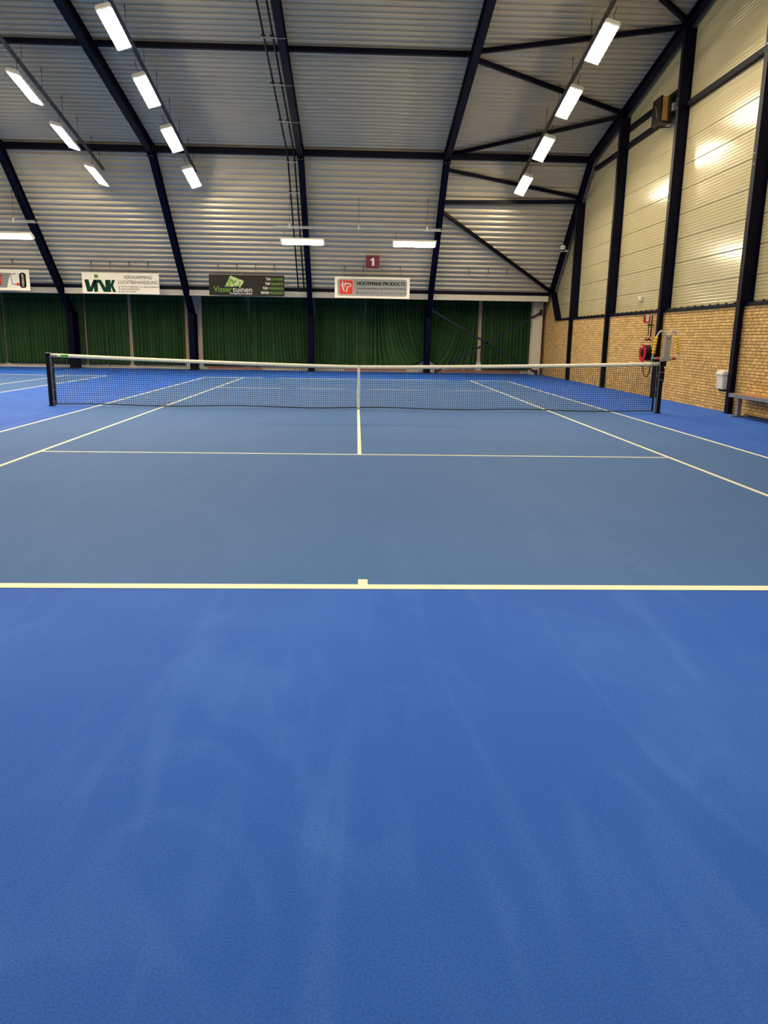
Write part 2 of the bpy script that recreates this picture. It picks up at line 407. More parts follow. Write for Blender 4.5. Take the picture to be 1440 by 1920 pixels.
tag(wpart(rest, 'brickwork', BRICK), kind='stuff')
# ribbed cladding panels between posts
def clad_panel(y0, y1, z0, z1, top):
    prof = [(0.0, z0), (-0.010, z0+0.012)]; n = 8; st = (z1-z0-0.02)/n
    for k in range(n):
        b = z0+0.012+k*st; prof += [(-0.010, b+st*0.60), (-0.0045, b+st*0.74), (-0.0045, b+st*0.86), (-0.010, b+st)]
    prof += [(0.0, z1-0.004)]
    def ylim(z):
        # clip by roof slope (far side) and by the slanted foot trim
        lo, hi = y0, y1
        if z > KNEE[1]: m = (RIDGE_Z - z)/SLOPE
        else: m = KNEE[0] + (KNEE[1]-z)/LOW
        if z < 3.40: m = min(m, 15.48 + (z-CLAD_Z)*1.02)
        return max(lo, -m), min(hi, m)
    vs = []; fs = []; k = 0
    for x, z in prof:
        a, b = ylim(z)
        if b - a < 0.01: break
        vs += [(CLAD_X+x, a, z), (CLAD_X+x, b, z)]; k += 1
    if k < 2: return None
    for i in range(k-1): fs.append((2*i, 2*i+1, 2*i+3, 2*i+2))
    m = MB(); m.add(vs, fs); return m
edges = [-16.6, -13.2, -8.9, -4.45] + POSTS_Y + [16.66]
for a, b in zip(edges[:-1], edges[1:]):
    z = CLAD_Z
    while z < RIDGE_Z:
        m = clad_panel(a+0.004, b-0.004, z, z+0.60, None)
        if m: wpart(m, 'cladding_panel', CLAD)
        z += 0.60
# gable arch (rafter of the end wall), rails, posts
gi, go = offset_poly(0.22), offset_poly(0.0)
gi2, go2 = offset_poly(0.205), offset_poly(0.02)
def cut(p): # stop at eave
    return [p[0], p[1], (p[1][0] + (p[1][1]-3.36)/LOW, 3.36)]
for s in (1, -1):
    wpart(MB().prism(mir(cut(gi)+cut(gi2)[::-1], s), 0, GABLE_X-0.08, GABLE_X+0.08), 'gable_rafter', NAVY)
    wpart(MB().prism(mir(cut(gi2)+cut(go2)[::-1], s), 0, GABLE_X-0.008, GABLE_X+0.008), 'gable_rafter', NAVY)
    wpart(MB().prism(mir(cut(go2)+cut(go)[::-1], s), 0, GABLE_X-0.08, GABLE_X+0.08), 'gable_rafter', NAVY)
    e = cut(go)[2]
    foot = [(16.64, 3.44), (16.46, 3.42), (15.36, CLAD_Z-0.045), (15.54, CLAD_Z-0.045)]
    wpart(MB().prism(mir(foot, s), 0, GABLE_X-0.02, CLAD_X-0.01), 'foot_trim', NAVY)
wpart(MB().box(BRICK_X-0.03, CLAD_X-0.012, -15.3, 15.3, CLAD_Z-0.045, CLAD_Z+0.02), 'ledge_rail', NAVY)
pipe_pts = [(BRICK_X-0.01, -15, CLAD_Z+0.035), (BRICK_X-0.01, 15.2, CLAD_Z+0.035)]
wpart(MB().tube(pipe_pts, 0.012, 6), 'conduit', NAVY)
for yy in [-1.5+0.4*i for i in range(42)]:
    wpart(MB().box(BRICK_X-0.03, BRICK_X+0.01, yy-0.01, yy+0.01, CLAD_Z+0.02, CLAD_Z+0.06), 'conduit_clip', NAVY)
def gpost(y):
    zt = skin_z(y)-0.20
    fx = 7.98
    m = MB().box(fx, fx+0.012, y-0.08, y+0.08, 0.0, zt); wpart(m, 'post_flange', NAVY)
    wpart(MB().box(fx+0.012, CLAD_X-0.012, y-0.01, y+0.01, 0.0, zt), 'post_web', NAVY)
    wpart(MB().box(CLAD_X-0.022, CLAD_X-0.011, y-0.08, y+0.08, CLAD_Z+0.05, zt), 'post_flange', NAVY)
    wpart(MB().box(fx-0.004, BRICK_X-0.004, y-0.085, y+0.085, 0.0, 0.012), 'base_plate', NAVY)
    for zz in (5.05, 5.25, 7.25, 7.45):
        if zz < zt: wpart(MB().box(fx-0.008, fx, y-0.015, y+0.015, zz-0.015, zz+0.015), 'bolt', GALV)
for y in POSTS_Y + [-4.45, -8.9, -13.2]: gpost(y)
def rail(y0, y1, z, h=0.12): wpart(MB().box(CLAD_X-0.13, CLAD_X-0.012, y0, y1, z-h/2, z+h/2), 'rail', NAVY)
ys = sorted(POSTS_Y)
for a, b in zip([-4.45, ys[0], ys[1], ys[2]], [ys[0], ys[1], ys[2], 11.9]):
    rail(a+0.012, b-0.012, 7.30)
rail(ys[1]+0.012, ys[2]-0.012, 7.78)

# ------------------------------------------------------------------ far wall
STUD = new_mat('warm_lit_stud', (0.62, 0.47, 0.31, 1), 0.6, noise=0.06)  # pale studs; the warm lamp light on them is put into this tan
wf = tag(empty('wall_far', (0, WALL_F, 0)), 'pale end wall behind the green curtains', kind='structure')
def fpart(mb, name, mat): o = mb.build(name, mat, wf); o.location = (0, -WALL_F, 0); return o
fpart(MB().box(WALL_L-0.2, CLAD_X+0.3, WALL_F, WALL_F+0.2, 0, 3.5), 'panel', WHITEWALL)
fpart(MB().box(WALL_L, BRICK_X, 18.40, 18.52, 0, 0.17), 'plinth', CREAM)
REDW = new_mat('red_strip', (0.50, 0.16, 0.08, 1), 0.6)
PALEBACK = new_mat('pale_backing', (0.74, 0.76, 0.80, 1), 0.5)  # added backing, stands in for the pale wall that lies in shade behind
for x0, x1, z1 in ((2.20, 4.10, 0.60), (-7.6, -7.18, 0.34), (5.30, 5.56, 0.46), (-6.92, -6.55, 0.25)):
    fpart(MB().box(x0, x1, 18.42, 18.50, 0.17, z1), 'pale_backing', PALEBACK)
for x0, x1 in ((-6.6, -4.2), (-0.6, 2.2), (3.6, 7.3)):
    fpart(MB().box(x0, x1, 18.385, 18.40, 0.03, 0.11), 'red_strip', REDW)
for xp, wd in ((-15.3, 0.13), (-11.85, 0.07), (-9.93, 0.16), (-7.52, 0.10), (-6.86, 0.16), (-4.72, 0.14), (0.33, 0.09), (5.42, 0.16)):
    fpart(MB().box(xp-wd/2, xp+wd/2, WALL_F-0.42, WALL_F, 0.0, 3.4), 'wall_stud', STUD)
# near and left walls (behind the camera, beyond the frame)
wn = tag(MB().box(WALL_L-0.2, CLAD_X+0.3, WALL_N-0.2, WALL_N, 0, 3.5).build('wall_near', WHITEWALL), 'pale end wall behind the camera', kind='structure')
wl = tag(MB().box(WALL_L-0.3, WALL_L, WALL_N, WALL_F, 0, 2.3).build('wall_left', BRICK), 'yellow brick left wall of the hall', kind='structure')
g = MB().prism([(-18.9, 2.3), (18.9, 2.3), (18.9, 3.45), (16.7, 3.5), (12, 7.8), (0, 10.2), (-12, 7.8), (-16.7, 3.5), (-18.9, 3.45)], 0, WALL_L-0.3, WALL_L).build('cladding', CLAD, wl)
# corner column and cross bracing
cc = tag(empty('corner_column', (7.76, 17.45, 0)), 'cream steel corner column beside the brick wall', 'column')
MB().box(-0.20, 0.20, -0.02, 0.0, 0, 3.06).build('front_flange', CREAM, cc)
MB().box(-0.012, 0.012, 0.0, 0.38, 0, 3.06).build('web', CREAM, cc)
MB().box(-0.20, 0.20, 0.38, 0.40, 0, 3.06).build('rear_flange', CREAM, cc)
MB().box(-0.10, -0.085, -0.035, -0.02, 0, 3.06).box(0.085, 0.10, -0.035, -0.02, 0, 3.06).build('fold', CREAM, cc)
BRACEM = new_mat('brace_navy', (0.005, 0.007, 0.028, 1), 0.5, spec=0.3)
xb = tag(empty('cross_brace', (5.5, 17.36, 0)), 'navy crossed tubes between the last frame and the corner column', 'brace')
for a, b in (((3.16, 2.66), (7.80, 0.10)), ((7.86, 2.64), (3.40, 0.06))):
    t = MB().bar((a[0]-5.5, 0, a[1]), (b[0]-5.5, 0, b[1]), 0.075, 0.075).build('tube', BRACEM, xb)
    for q in (a, b):
        MB().box(q[0]-5.5-0.05, q[0]-5.5+0.05, -0.05, 0.05, q[1]-0.10, q[1]+0.12).build('end_plate', BRACEM, t)

# ------------------------------------------------------------------ curtains
def curtain(x0, x1, label, mode=None, seed=0, gap=0.0, zb=0.16):
    rnd = random.Random(seed); root = tag(empty('curtain', ((x0+x1)/2, 18.30, 0)), label, 'curtain', 'green curtains along the end wall')
    W = x1-x0; nf = max(6, int(W/0.14)); nx = nf*8; nz = 26; zt = 3.22
    ph = [rnd.uniform(-0.5, 0.5) for _ in range(nf+2)]; am = [rnd.uniform(0.5, 1.25) for _ in range(nf+2)]
    vs = []; fs = []
    for i in range(nx+1):
        s = i/nx; k = s*nf; kk = int(min(k, nf-1)); fr = k-kk
        a = am[kk]*(1-fr)+am[kk+1]*fr; p = ph[kk]*(1-fr)+ph[kk+1]*fr
        wave = math.sin(2*math.pi*(k+p*0.5))*0.075*a + math.sin(2*math.pi*(k*2.3+p))*0.012
        for j in range(nz+1):
            t = j/nz; x = s*W; zend = zb; z = zt + (zend-zt)*t; y = wave*(0.55+0.45*t)
            if mode in ('tie_left', 'tie_right'):
                d = x if mode == 'tie_left' else W-x          # distance from the column
                q = max(0.0, min(1.0, (1.75-d)/0.75)); q = q*q*(3-2*q)
                tx, tz = 0.10+0.10*d, 0.56-0.10*d
                sw = t**2.6
                dn = d*(1-sw)+tx*sw
                zz = zt+(tz-zt)*t - 0.30*min(d, 1.4)*math.sin(math.pi*t)*t*0.9
                half = d*(1-0.35*sw*max(0, min(1, (2.3-d)/0.6)))
                zh = zt + (zb+0.02-zt)*t
                d2 = dn*q+half*(1-q); z = zz*q+zh*(1-q)
                x = d2 if mode == 'tie_left' else W-d2
                y = wave*(1-0.6*sw*q)-0.06*q*sw
            elif mode == 'pull_right':
                x = x + 0.55*max(0, s-0.25)*(1-s)*2.0*t*t
            elif mode == 'wedge_right':
                x = x - s**3*(0.14*(1-min(1, t*2.4)))
            vs.append((x-W/2, y, z))
    for i in range(nx):
        for j in range(nz):
            a = i*(nz+1)+j; fs.append((a, a+nz+1, a+nz+2, a+1))
    m = MB(); m.add(vs, fs, True); o = m.build('cloth', CURTAIN, root)
    so = o.modifiers.new('thick', 'SOLIDIFY'); so.thickness = 0.006
    # dark cord looping from hook to hook below the track
    pts = []; nh = max(3, int(W/0.42))
    for i in range(nh*6+1):
        s = i/(nh*6); pts.append((-W/2+s*W, -0.10, 2.86-0.045*abs(math.sin(math.pi*nh*s))))
    MB().tube(pts, 0.016, 5).build('cord', BLACK, root)
    MB().box(-W/2, W/2, -0.02, 0.02, 3.22, 3.26).build('curtain_track', GALV, root)
    for q in (-0.4, 0.4): MB().box(q*W-0.015, q*W+0.015, -0.01, 0.01, 3.26, 3.399).build('track_hanger', GALV, root)
    return root
CX = [(-17.0, -15.36), (-15.24, -11.90), (-11.80, -10.0), (-9.84, -7.56), (-6.78, -4.76), (-4.72, -2.12), (-1.88, 0.31), (0.37, 3.06), (3.08, 5.32), (5.52, 7.60)]
CL = ['green curtain at the left picture edge, cut off by the frame', 'wide green curtain directly left of the leftmost frame column',
      'green curtain right of the leftmost frame column, below the white green-lettered sign', 'green curtain between a cream stud and the second frame column',
      'green curtain with flat drape below the dark garden sign, left of a stud', 'green curtain with slanting folds left of the pipe frame column',
      'green curtain right of the pipe frame column', 'green curtain swept and tied to the left side of the braced column',
      'green curtain swept and tied to the right side of the braced column', 'narrow green curtain behind the crossed tubes beside the corner column']
CM = [None, None, None, None, 'wedge_right', 'pull_right', None, 'tie_right', 'tie_left', None]
for i, ((a, b), l, md) in enumerate(zip(CX, CL, CM)): curtain(a, b, l, md, i+3)

# ------------------------------------------------------------------ lamps, trays
def make_lamp(label, M, group):
    root = tag(empty('ceiling_light', mat4=M), label, 'light', group)
    L, Wd, H = 1.62, 0.36, 0.045
    MB().prism([(-Wd/2, 0.0), (Wd/2, 0.0), (Wd/2-0.03, H), (-Wd/2+0.03, H)], 1, -L/2, L/2).build('housing', LAMPBODY, root)
    d = MB().prism([(-0.15, -0.062), (0.15, -0.062), (0.158, -0.035), (-0.158, -0.035)], 1, -0.735, 0.735).build('diffuser', GLOW, root)
    for s in (-1, 1): MB().box(*sorted((s*0.159, s*0.175)), -0.735, 0.735, -0.040, 0.0).build('side_rim', LAMPBODY, root)
    for s in (-1, 1):
        e = MB().box(-0.18, 0.18, s*0.77-0.035, s*0.77+0.035, -0.05, -0.001).build('end_cap', LAMPBODY, root)
        for xx in (-0.04, 0.04): MB().box(xx-0.012, xx+0.012, s*0.77-0.012, s*0.77+0.012, -0.062, -0.05).build('latch', GALV, e)
        MB().box(-0.03, 0.03, s*0.5-0.02, s*0.5+0.02, H, H+0.05).build('bracket', GALV, root)
    MB().tube([(0, -0.62, H), (0.02, -0.66, H+0.10), (-0.02, -0.68, H+0.2), (0, -0.70, 0.40)], 0.008, 5).build('cable', BLACK, root)
    return root
ORD = ['nearest', 'second nearest', 'third nearest', 'farthest']
for x, sg, nm in ((5.70, 1, 'right row, by the braced bay'), (-5.70, -1, 'row over the left sideline'), (-8.88, 1, 'leftmost row')):
    for i, y in enumerate(LAMP_Y):
        if x == -8.88 and i == 0: continue
        o = ORD[i] if x != -8.88 else ['', 'nearest', 'middle', 'farthest'][i]
        make_lamp('%s lit LED panel of the %s of sloping lamps' % (o, nm), lamp_matrix(x, y, sg*TILT), 'sloping rows of LED lamps')
ENDM = Matrix.Rotation(math.radians(-25), 4, 'X') @ Matrix.Rotation(math.radians(-90), 4, 'Z')
for xc, l in ((-2.06, 'level lit LED lamp in front of the pipe frame, above the dark sign'), (2.06, 'level lit LED lamp left of the braced frame, above the red number sign'),
              (-12.62, 'level lit LED lamp at the left picture edge above the cut-off sign')):
    make_lamp(l, Matrix.Translation((xc, 13.4, 4.90)) @ ENDM, 'level LED lamps before the end wall')
def tray_row(x, label, y0=1.0, y1=12.55):
    zt = lambda y: KNEE[1]+SLOPE*(KNEE[0]-y)-0.62
    root = tag(empty('cable_tray', (x, y1, zt(y1))), label, 'cable tray', 'cable trays above the lamps')
    def add(mb, n, m): o = mb.build(n, m, root); o.location = -root.location; return o
    for dx, dz, wx, wz in ((0, 0, 0.09, 0.008), (-0.045, 0.025, 0.006, 0.055), (0.045, 0.025, 0.006, 0.055)):
        add(MB().bar((x+dx, y0, zt(y0)+dz), (x+dx, y1, zt(y1)+dz), wx, wz), 'channel_side' if dx else 'channel_base', TRAYM)
    for y in (1.8, 3.2, 4.6, 6.2, 7.5, 8.95, 10.2, 11.46, 12.2):
        add(MB().tube([(x, y, zt(y)), (x, y, skin_z(y)+0.01)], 0.006, 5), 'hanger_wire', BLACK)
        add(MB().box(x-0.008, x+0.008, y-0.008, y+0.008, skin_z(y)-0.10, skin_z(y)+0.01), 'hanger_clip', BLACK)
tray_row(5.70, 'sloping zinc cable tray above the right row of lamps')
tray_row(-5.70, 'sloping zinc cable tray above the lamps over the left sideline')
tray_row(-8.88, 'sloping zinc cable tray above the leftmost row of lamps')
def tray_level(x0, x1, wires, label):
    y, z = 13.4, 5.39; xm = (x0+x1)/2
    root = tag(empty('cable_tray', (xm, y, z)), label, 'cable tray', 'level cable trays before the end wall')
    def add(mb, n, m): o = mb.build(n, m, root); o.location = -root.location; return o
    add(MB().box(x0, x1, y-0.05, y+0.05, z-0.06, z-0.05), 'channel_base', GALV)
    for s in (-1, 1): add(MB().box(x0, x1, y+s*0.05-0.004, y+s*0.05+0.004, z-0.06, z-0.02), 'channel_side', GALV)
    mm = MB()
    n = int((x1-x0)/0.06)
    for k in range(n): mm.box(x0+k*0.06, x0+k*0.06+0.03, y-0.055, y-0.05, z-0.02, z+0.02)
    mm.box(x0, x1, y-0.055, y-0.05, z+0.02, z+0.03)
    tag(add(mm, 'perforated_edge', GALV), kind='stuff')
    for x in wires:
        add(MB().tube([(x, y, z-0.05), (x, y, skin_z(y)+0.01)], 0.006, 5), 'hanger_wire', BLACK)
        add(MB().box(x-0.02, x+0.02, y-0.06, y+0.06, z-0.07, z+0.10), 'hanger_bracket', CREAM)
        add(MB().box(x-0.008, x+0.008, y-0.008, y+0.008, skin_z(y)-0.10, skin_z(y)+0.01), 'hanger_clip', BLACK)
tray_level(-3.05, 3.05, (-2.53, 0.0, 2.52), 'level perforated cable tray above the two middle end lamps')
tray_level(-16.9, -12.3+0.65, (-16.6, -14.6, -12.45), 'level perforated cable tray at the left picture edge')

# ------------------------------------------------------------------ pipes along the frame
def pipe(dx, label):
    r0 = FR_X[4]
    pts = []
    ip = offset_poly(FDEPTH-0.10)
    path = [ip[0], (ip[1][0]-0.15, ip[1][1]+0.03), (ip[1][0]+0.06, ip[1][1]-0.09), (ip[1][0]+(ip[1][1]-3.45)/LOW, 3.45), (17.3, 3.12)]
    root = tag(empty('pipe', (r0+dx, path[-1][0], path[-1][1])), label, 'pipe', 'black pipes along the frame')
    o = MB().tube([(r0+dx, y, z) for y, z in path], 0.028, 8).build('tube', BLACK, root); o.location = -root.location
    for y in (5.1, 7.3, 9.4, 12.0, 12.9, 16.4):
        if y < ip[1][0]: z = ip[1][1]+SLOPE*(ip[1][0]-y)
        else: z = ip[1][1]-LOW*(y-ip[1][0])
        q = MB().box(r0+dx-0.065, r0+dx+0.065, y-0.03, y+0.03, z-0.05, z-0.025).build('clamp', BLACK, root); q.location = -root.location
        if dx < -0.3:
            q = MB().box(r0+dx-0.05, r0+0.12, y-0.015, y+0.015, z-0.105, z-0.085).build('bracket_arm', GALV, root); q.location = -root.location
pipe(-0.44, 'outer thin black pipe beside the portal frame'); pipe(-0.21, 'inner thin black pipe hugging the portal frame')

# ------------------------------------------------------------------ signs
def sign_root(cx, w_, h_, y, zb, label, mat, name='advertising_sign'):
    root = tag(empty(name, (cx, y, zb)), label, 'sign')
    MB().box(-w_/2, w_/2, 0.0, 0.03, 0, h_).build('board', mat, root)
    return root
def T(x, z, y=-0.003): return Matrix.Translation((x, y, z)) @ Matrix.Rotation(math.radians(90), 4, 'X')
def flat(poly, mat, root, name, y=-0.004): return MB().prism(poly, 1, y, 0.0).build(name, mat, root)
def wires(root, xs, h_, y):
    for x in xs:
        zz = skin_z(y)-root.location.z
        m = MB().tube([(x, 0.015, h_), (x, 0.015, zz)], 0.005, 4)
        m.build('hanger_wire', BLACK, root)
        MB().box(x-0.012, x+0.012, 0.003, 0.027, zz-0.14, zz+0.01).build('hanger_clip', BLACK, root)
SGN = new_mat('sign_cream', (0.84, 0.79, 0.66, 1), 0.35)
DKGREEN = new_mat('sign_dark_green', (0.002, 0.035, 0.016, 1), 0.5, spec=0.1); LTGREEN = new_mat('sign_green', (0.10, 0.24, 0.01, 1), 0.5)
INK = new_mat('sign_black_ink', (0.008, 0.008, 0.008, 1), 0.5, spec=0.1)
SY, SZ, SH = 15.75, 3.03, 0.80
# white sign, green lettering
r = sign_root(-9.45, 3.03, SH, SY, SZ, 'white advertising sign with big green VINK letters and heating text', SGN)
def PZ(px, pz): return (-1.515+px*3.03, pz*SH)      # px, pz in 0..1 of the board
def poly(pts): return [PZ(*p) for p in pts]
flat(poly([(0.03, .66), (.085, .66), (.105, .30), (.150, .66), (.19, .66), (.125, .08), (.06, .08)]), DKGREEN, r, 'letter')
flat(poly([(.150, .08), (.150, .50), (.172, .66), (.20, .66), (.20, .08)]), DKGREEN, r, 'letter')
flat(poly([(.20, .66), (.245, .66), (.300, .28), (.300, .66), (.345, .66), (.345, .08), (.275, .08), (.22, .50), (.20, .52)]), DKGREEN, r, 'letter', -0.005)
flat(poly([(.335, .66), (.345, .08), (.37, .08), (.37, .33), (.395, .08), (.435, .08), (.40, .40), (.43, .66), (.39, .66), (.368, .45), (.37, .66)]), DKGREEN, r, 'letter', -0.003)
flat(poly([(.16, .74), (.21, .74), (.21, .91), (.16, .91)]), LTGREEN, r, 'logo_square')
text_mesh('VERWARMING', 0.19, INK, r, T(*PZ(.54, .72)), width=1.12); text_mesh('LUCHTBEHANDELING', 0.19, INK, r, T(*PZ(.465, .48)), width=1.56)
for k, (t_, wd) in enumerate((('INSTALLATIEBEDRIJF P. Th. VINK & ZONEN BV', 1.50), ('ROELOFARENDSVEEN', 0.72), ('TEL. 071-331905', 0.58))):
    zz = .31-.115*k
    text_mesh(t_, 0.085, INK, r, T(*PZ(.50, zz)), width=wd)
    flat(poly([(.472, zz), (.488, zz), (.488, zz+.06), (.472, zz+.06)]), LTGREEN, r, 'bullet')
wires(r, (-1.12, -0.38, 0.37, 1.10), SH, SY)
# dark garden sign
DARK = new_mat('sign_dark_grey', (0.018, 0.016, 0.012, 1), 0.45, spec=0.2); BRGREEN = new_mat('sign_bright_green', (0.16, 0.38, 0.025, 1), 0.5); SWHITE = new_mat('sign_white', (0.72, 0.70, 0.64, 1), 0.5)
r = sign_root(-4.46, 3.0, SH, SY, SZ+0.015, 'dark grey advertising sign with green and white Visser tuinen lettering', DARK)
def PZ(px, pz): return (-1.5+px*3.0, pz*SH)
LEAF = bpy.data.materials.new('leaf_picture'); LEAF.use_nodes = True; nt = LEAF.node_tree
vo = nt.nodes.new('ShaderNodeTexVoronoi'); vo.inputs['Scale'].default_value = 11; tcn = nt.nodes.new('ShaderNodeTexCoord'); nt.links.new(tcn.outputs['Object'], vo.inputs['Vector'])
cr = nt.nodes.new('ShaderNodeValToRGB'); cr.color_ramp.elements[0].color = (0.75, 0.80, 0.45, 1); cr.color_ramp.elements[0].position = 0.1
cr.color_ramp.elements[1].color = (0.12, 0.26, 0.01, 1); cr.color_ramp.elements[1].position = 0.75
nt.links.new(vo.outputs['Distance'], cr.inputs[0]); nt.links.new(cr.outputs[0], nt.nodes['Principled BSDF'].inputs['Base Color'])
flat(poly([(.205, .41), (.285, .95), (.47, .70), (.405, .37), (.395, .45)]), LEAF, r, 'leaf_emblem')
text_mesh('Visser', 0.30, BRGREEN, r, T(*PZ(.06, .17)), width=0.72); text_mesh('tuinen', 0.30, SWHITE, r, T(*PZ(.312, .17)), width=0.77)
text_mesh('Vormgeving en realisatie', 0.10, SWHITE, r, T(*PZ(.27, .06)), width=0.90, bold=0.001)
for k, (a, b, xa, xb2) in enumerate((('TUIN', 'ONTWERP', .755, .83), ('TUIN', 'REALISATIE', .745, .822), ('TUIN', 'ONDERHOUD', .712, .79), ('BOOM', 'VERZORGING', .69, .80))):
    zz = .76-.22*k
    text_mesh(a, 0.135, SWHITE, r, T(*PZ(xa, zz)), width=(xb2-xa-.012)*3.0, bold=0.003); text_mesh(b, 0.125, BRGREEN, r, T(*PZ(xb2, zz)), width=(.98-xb2)*3.0)
wires(r, (-1.12, -0.38, 0.37, 1.10), SH, SY)
# white framed grey sign with red logo
GREY = new_mat('sign_grey', (0.27, 0.28, 0.27, 1), 0.4); ORANGE = new_mat('sign_red', (0.62, 0.035, 0.012, 1), 0.4)
r = sign_root(0.57, 3.02, SH+0.02, SY, SZ, 'white advertising sign with grey panel, red logo and HOOYMANS PRODUCTS lettering', SGN)
def rrect(x0, x1, z0, z1, rad, n=6):
    P = []
    for cx, cz, a0 in ((x1-rad, z1-rad, 0), (x0+rad, z1-rad, 90), (x0+rad, z0+rad, 180), (x1-rad, z0+rad, 270)):
        for k in range(n+1):
            a = math.radians(a0+90*k/n); P.append((cx+rad*math.cos(a), cz+rad*math.sin(a)))
    return P
flat(rrect(-1.40, 1.40, 0.08, 0.74, 0.12), GREY, r, 'grey_panel', -0.003)
flat(rrect(-1.34, -0.765, 0.12, 0.705, 0.06), SWHITE, r, 'logo_outline', -0.005)
flat(rrect(-1.325, -0.78, 0.135, 0.69, 0.05), ORANGE, r, 'red_logo', -0.007)
def stroke(pts, wd): 
    m = MB(); 
    pts = [Vector((p[0], -0.009, p[1])) for p in pts]
    m.tube(pts, wd, 5, radii=[wd*(0.5+0.7*math.sin(math.pi*i/(len(pts)-1))) for i in range(len(pts))]); o = m.build('logo_stroke', SWHITE, r); o.scale = (1, 0.2, 1); o.location = (0, -0.007, 0)
stroke([(-1.19, .66), (-1.20, .56), (-1.19, .45), (-1.165, .34), (-1.12, .24)], 0.03)
stroke([(-1.07, .62), (-1.09, .52), (-1.10, .44), (-1.11, .40)], 0.016)
stroke([(-1.28, .47), (-1.18, .52), (-1.05, .55), (-0.92, .545), (-0.85, .51), (-0.87, .46), (-0.93, .43), (-1.0, .42)], 0.02)
stroke([(-0.98, .46), (-1.0, .40), (-1.03, .30), (-1.05, .20)], 0.024)
for q in (0, 1, 2): text_mesh('HOOYMANS PRODUCTS', 0.20, INK, r, T(-0.63+0.008*q, 0.50+0.003*(q % 2), -0.006-0.0004*q), width=1.93)
text_mesh('metaalbewerking en productontwikkeling', 0.12, INK, r, T(-0.63, 0.345, -0.006), width=1.95)
text_mesh('R o e l o f a r e n d s v e e n', 0.12, INK, r, T(-0.63, 0.17, -0.006), width=1.95)
wires(r, (-1.12, -0.36, 0.38, 1.12), SH+0.02, SY)
# sign cut off by the left picture edge
r = sign_root(-14.53, 3.03, SH, SY, SZ+0.06, 'white sign with a white machine picture, cut off by the left picture edge', SGN)
SGREY = new_mat('sign_mid_grey', (0.22, 0.22, 0.21, 1), 0.5)
flat([(-1.40, 0.10), (0.62, 0.10), (0.70, 0.40), (0.80, 0.66), (-1.40, 0.70)], SGREY, r, 'grey_panel', -0.003)
flat([(0.66, 0.10), (1.10, 0.10), (1.10, 0.68), (0.83, 0.66), (0.72, 0.40)], SWHITE, r, 'picture_ground', -0.003)
for q in ([(0.78, 0.62), (0.80, 0.62), (0.84, 0.26), (0.82, 0.26)], [(0.78, 0.60), (1.0, 0.64), (1.0, 0.66), (0.78, 0.62)], [(0.82, 0.24), (1.05, 0.18), (1.05, 0.21), (0.82, 0.27)]):
    flat(q, INK, r, 'machine_outline', -0.005)
flat([(0.98, 0.20), (1.12, 0.18), (1.10, 0.30), (1.0, 0.28)], ORANGE, r, 'red_foot', -0.006)
flat(rrect(1.12, 1.38, 0.10, 0.68, 0.10), INK, r, 'dark_tab', -0.005)
text_mesh('WEBSHOP', 0.13, SWHITE, r, T(1.30, 0.15, -0.007) @ Matrix.Rotation(math.radians(90), 4, 'Z'), width=0.48)
for q in ([(0.10, 0.25), (0.40, 0.20), (0.40, 0.25), (0.10, 0.30)], [(0.34, 0.20), (0.40, 0.20), (0.46, 0.58), (0.40, 0.58)], [(0.15, 0.52), (0.44, 0.54), (0.45, 0.60), (0.15, 0.58)]):
    flat(q, ORANGE, r, 'red_bracket', -0.005)
wires(r, (0.90, 0.15, -0.6), SH, SY)
# number sign
MAROON = new_mat('maroon_board', (0.13, 0.004, 0.02, 1), 0.4)
r = sign_root(0.56, 0.52, 0.50, 15.18, 4.13, 'square maroon court sign with a white number one', MAROON, 'court_number_sign')
flat([(-0.02, 0.11), (0.065, 0.11), (0.065, 0.40), (0.0, 0.40), (-0.035, 0.365), (-0.085, 0.34), (-0.085, 0.29), (-0.02, 0.315)], SWHITE, r, 'numeral')
MB().tube([(0, 0.03, 0.4), (0, 0.20, 0.42)], 0.01, 5).build('bracket', BLACK, r)
# empty sign hooks on the last bay
for k, x in enumerate((4.47, 5.24, 6.0)):
    root = tag(empty('sign_hook', (x, 15.75, 4.10)), '%s of three empty sign hooks under the braced bay' % ['leftmost', 'middle', 'rightmost'][k], 'hook', 'empty sign hooks')
    MB().tube([(0, 0, 0.0), (0.01, 0, 0.04), (0, 0, 0.12), (0, 0, skin_z(15.75)-4.10+0.005)], 0.012, 6).build('rod', BLACK, root)
    for s in (-1, 1): MB().tube([(0, 0, 0.0), (s*0.03, 0, -0.10), (s*0.07, 0, -0.17)], 0.004, 4).build('hook_wire', BLACK, root)

# ------------------------------------------------------------------ tennis net
def net_z(x): # top edge
    a = min(1.0, abs(x)/6.4); return 0.914 + (1.07-0.914)*a**1.4
NX = 6.33
net = tag(empty('tennis_net', (0, 0, 0)), 'black tennis net with white top tape stretched across the court', 'net')
mb = MB(); r_ = 0.0028
def cord(pts):
    for a, b in zip(pts[:-1], pts[1:]): mb.bar(a, b, 2*r_, 2*r_)
nv = int(2*NX/0.045)
def net_y(x, q): return 0.012*math.sin(x*1.7)*(1-q)
def net_pt(x, q):   # q 0 bottom, 1 top
    zt = net_z(x)-0.03; zb = 0.035+0.012*math.sin(x*2.1+0.6)
    return Vector((x, net_y(x, q), zb+(zt-zb)*q))
for i in range(nv+1):
    x = -NX+2*NX*i/nv; cord([net_pt(x, q) for q in (0, 0.5, 1)])
NH = 22
for j in range(NH+1):
    q = j/NH; cord([net_pt(-NX+2*NX*i/48, q) for i in range(49)])
tag(mb.build('mesh', NETM, net), kind='stuff')
tp = MB(); vs = []; fs = []
N = 64
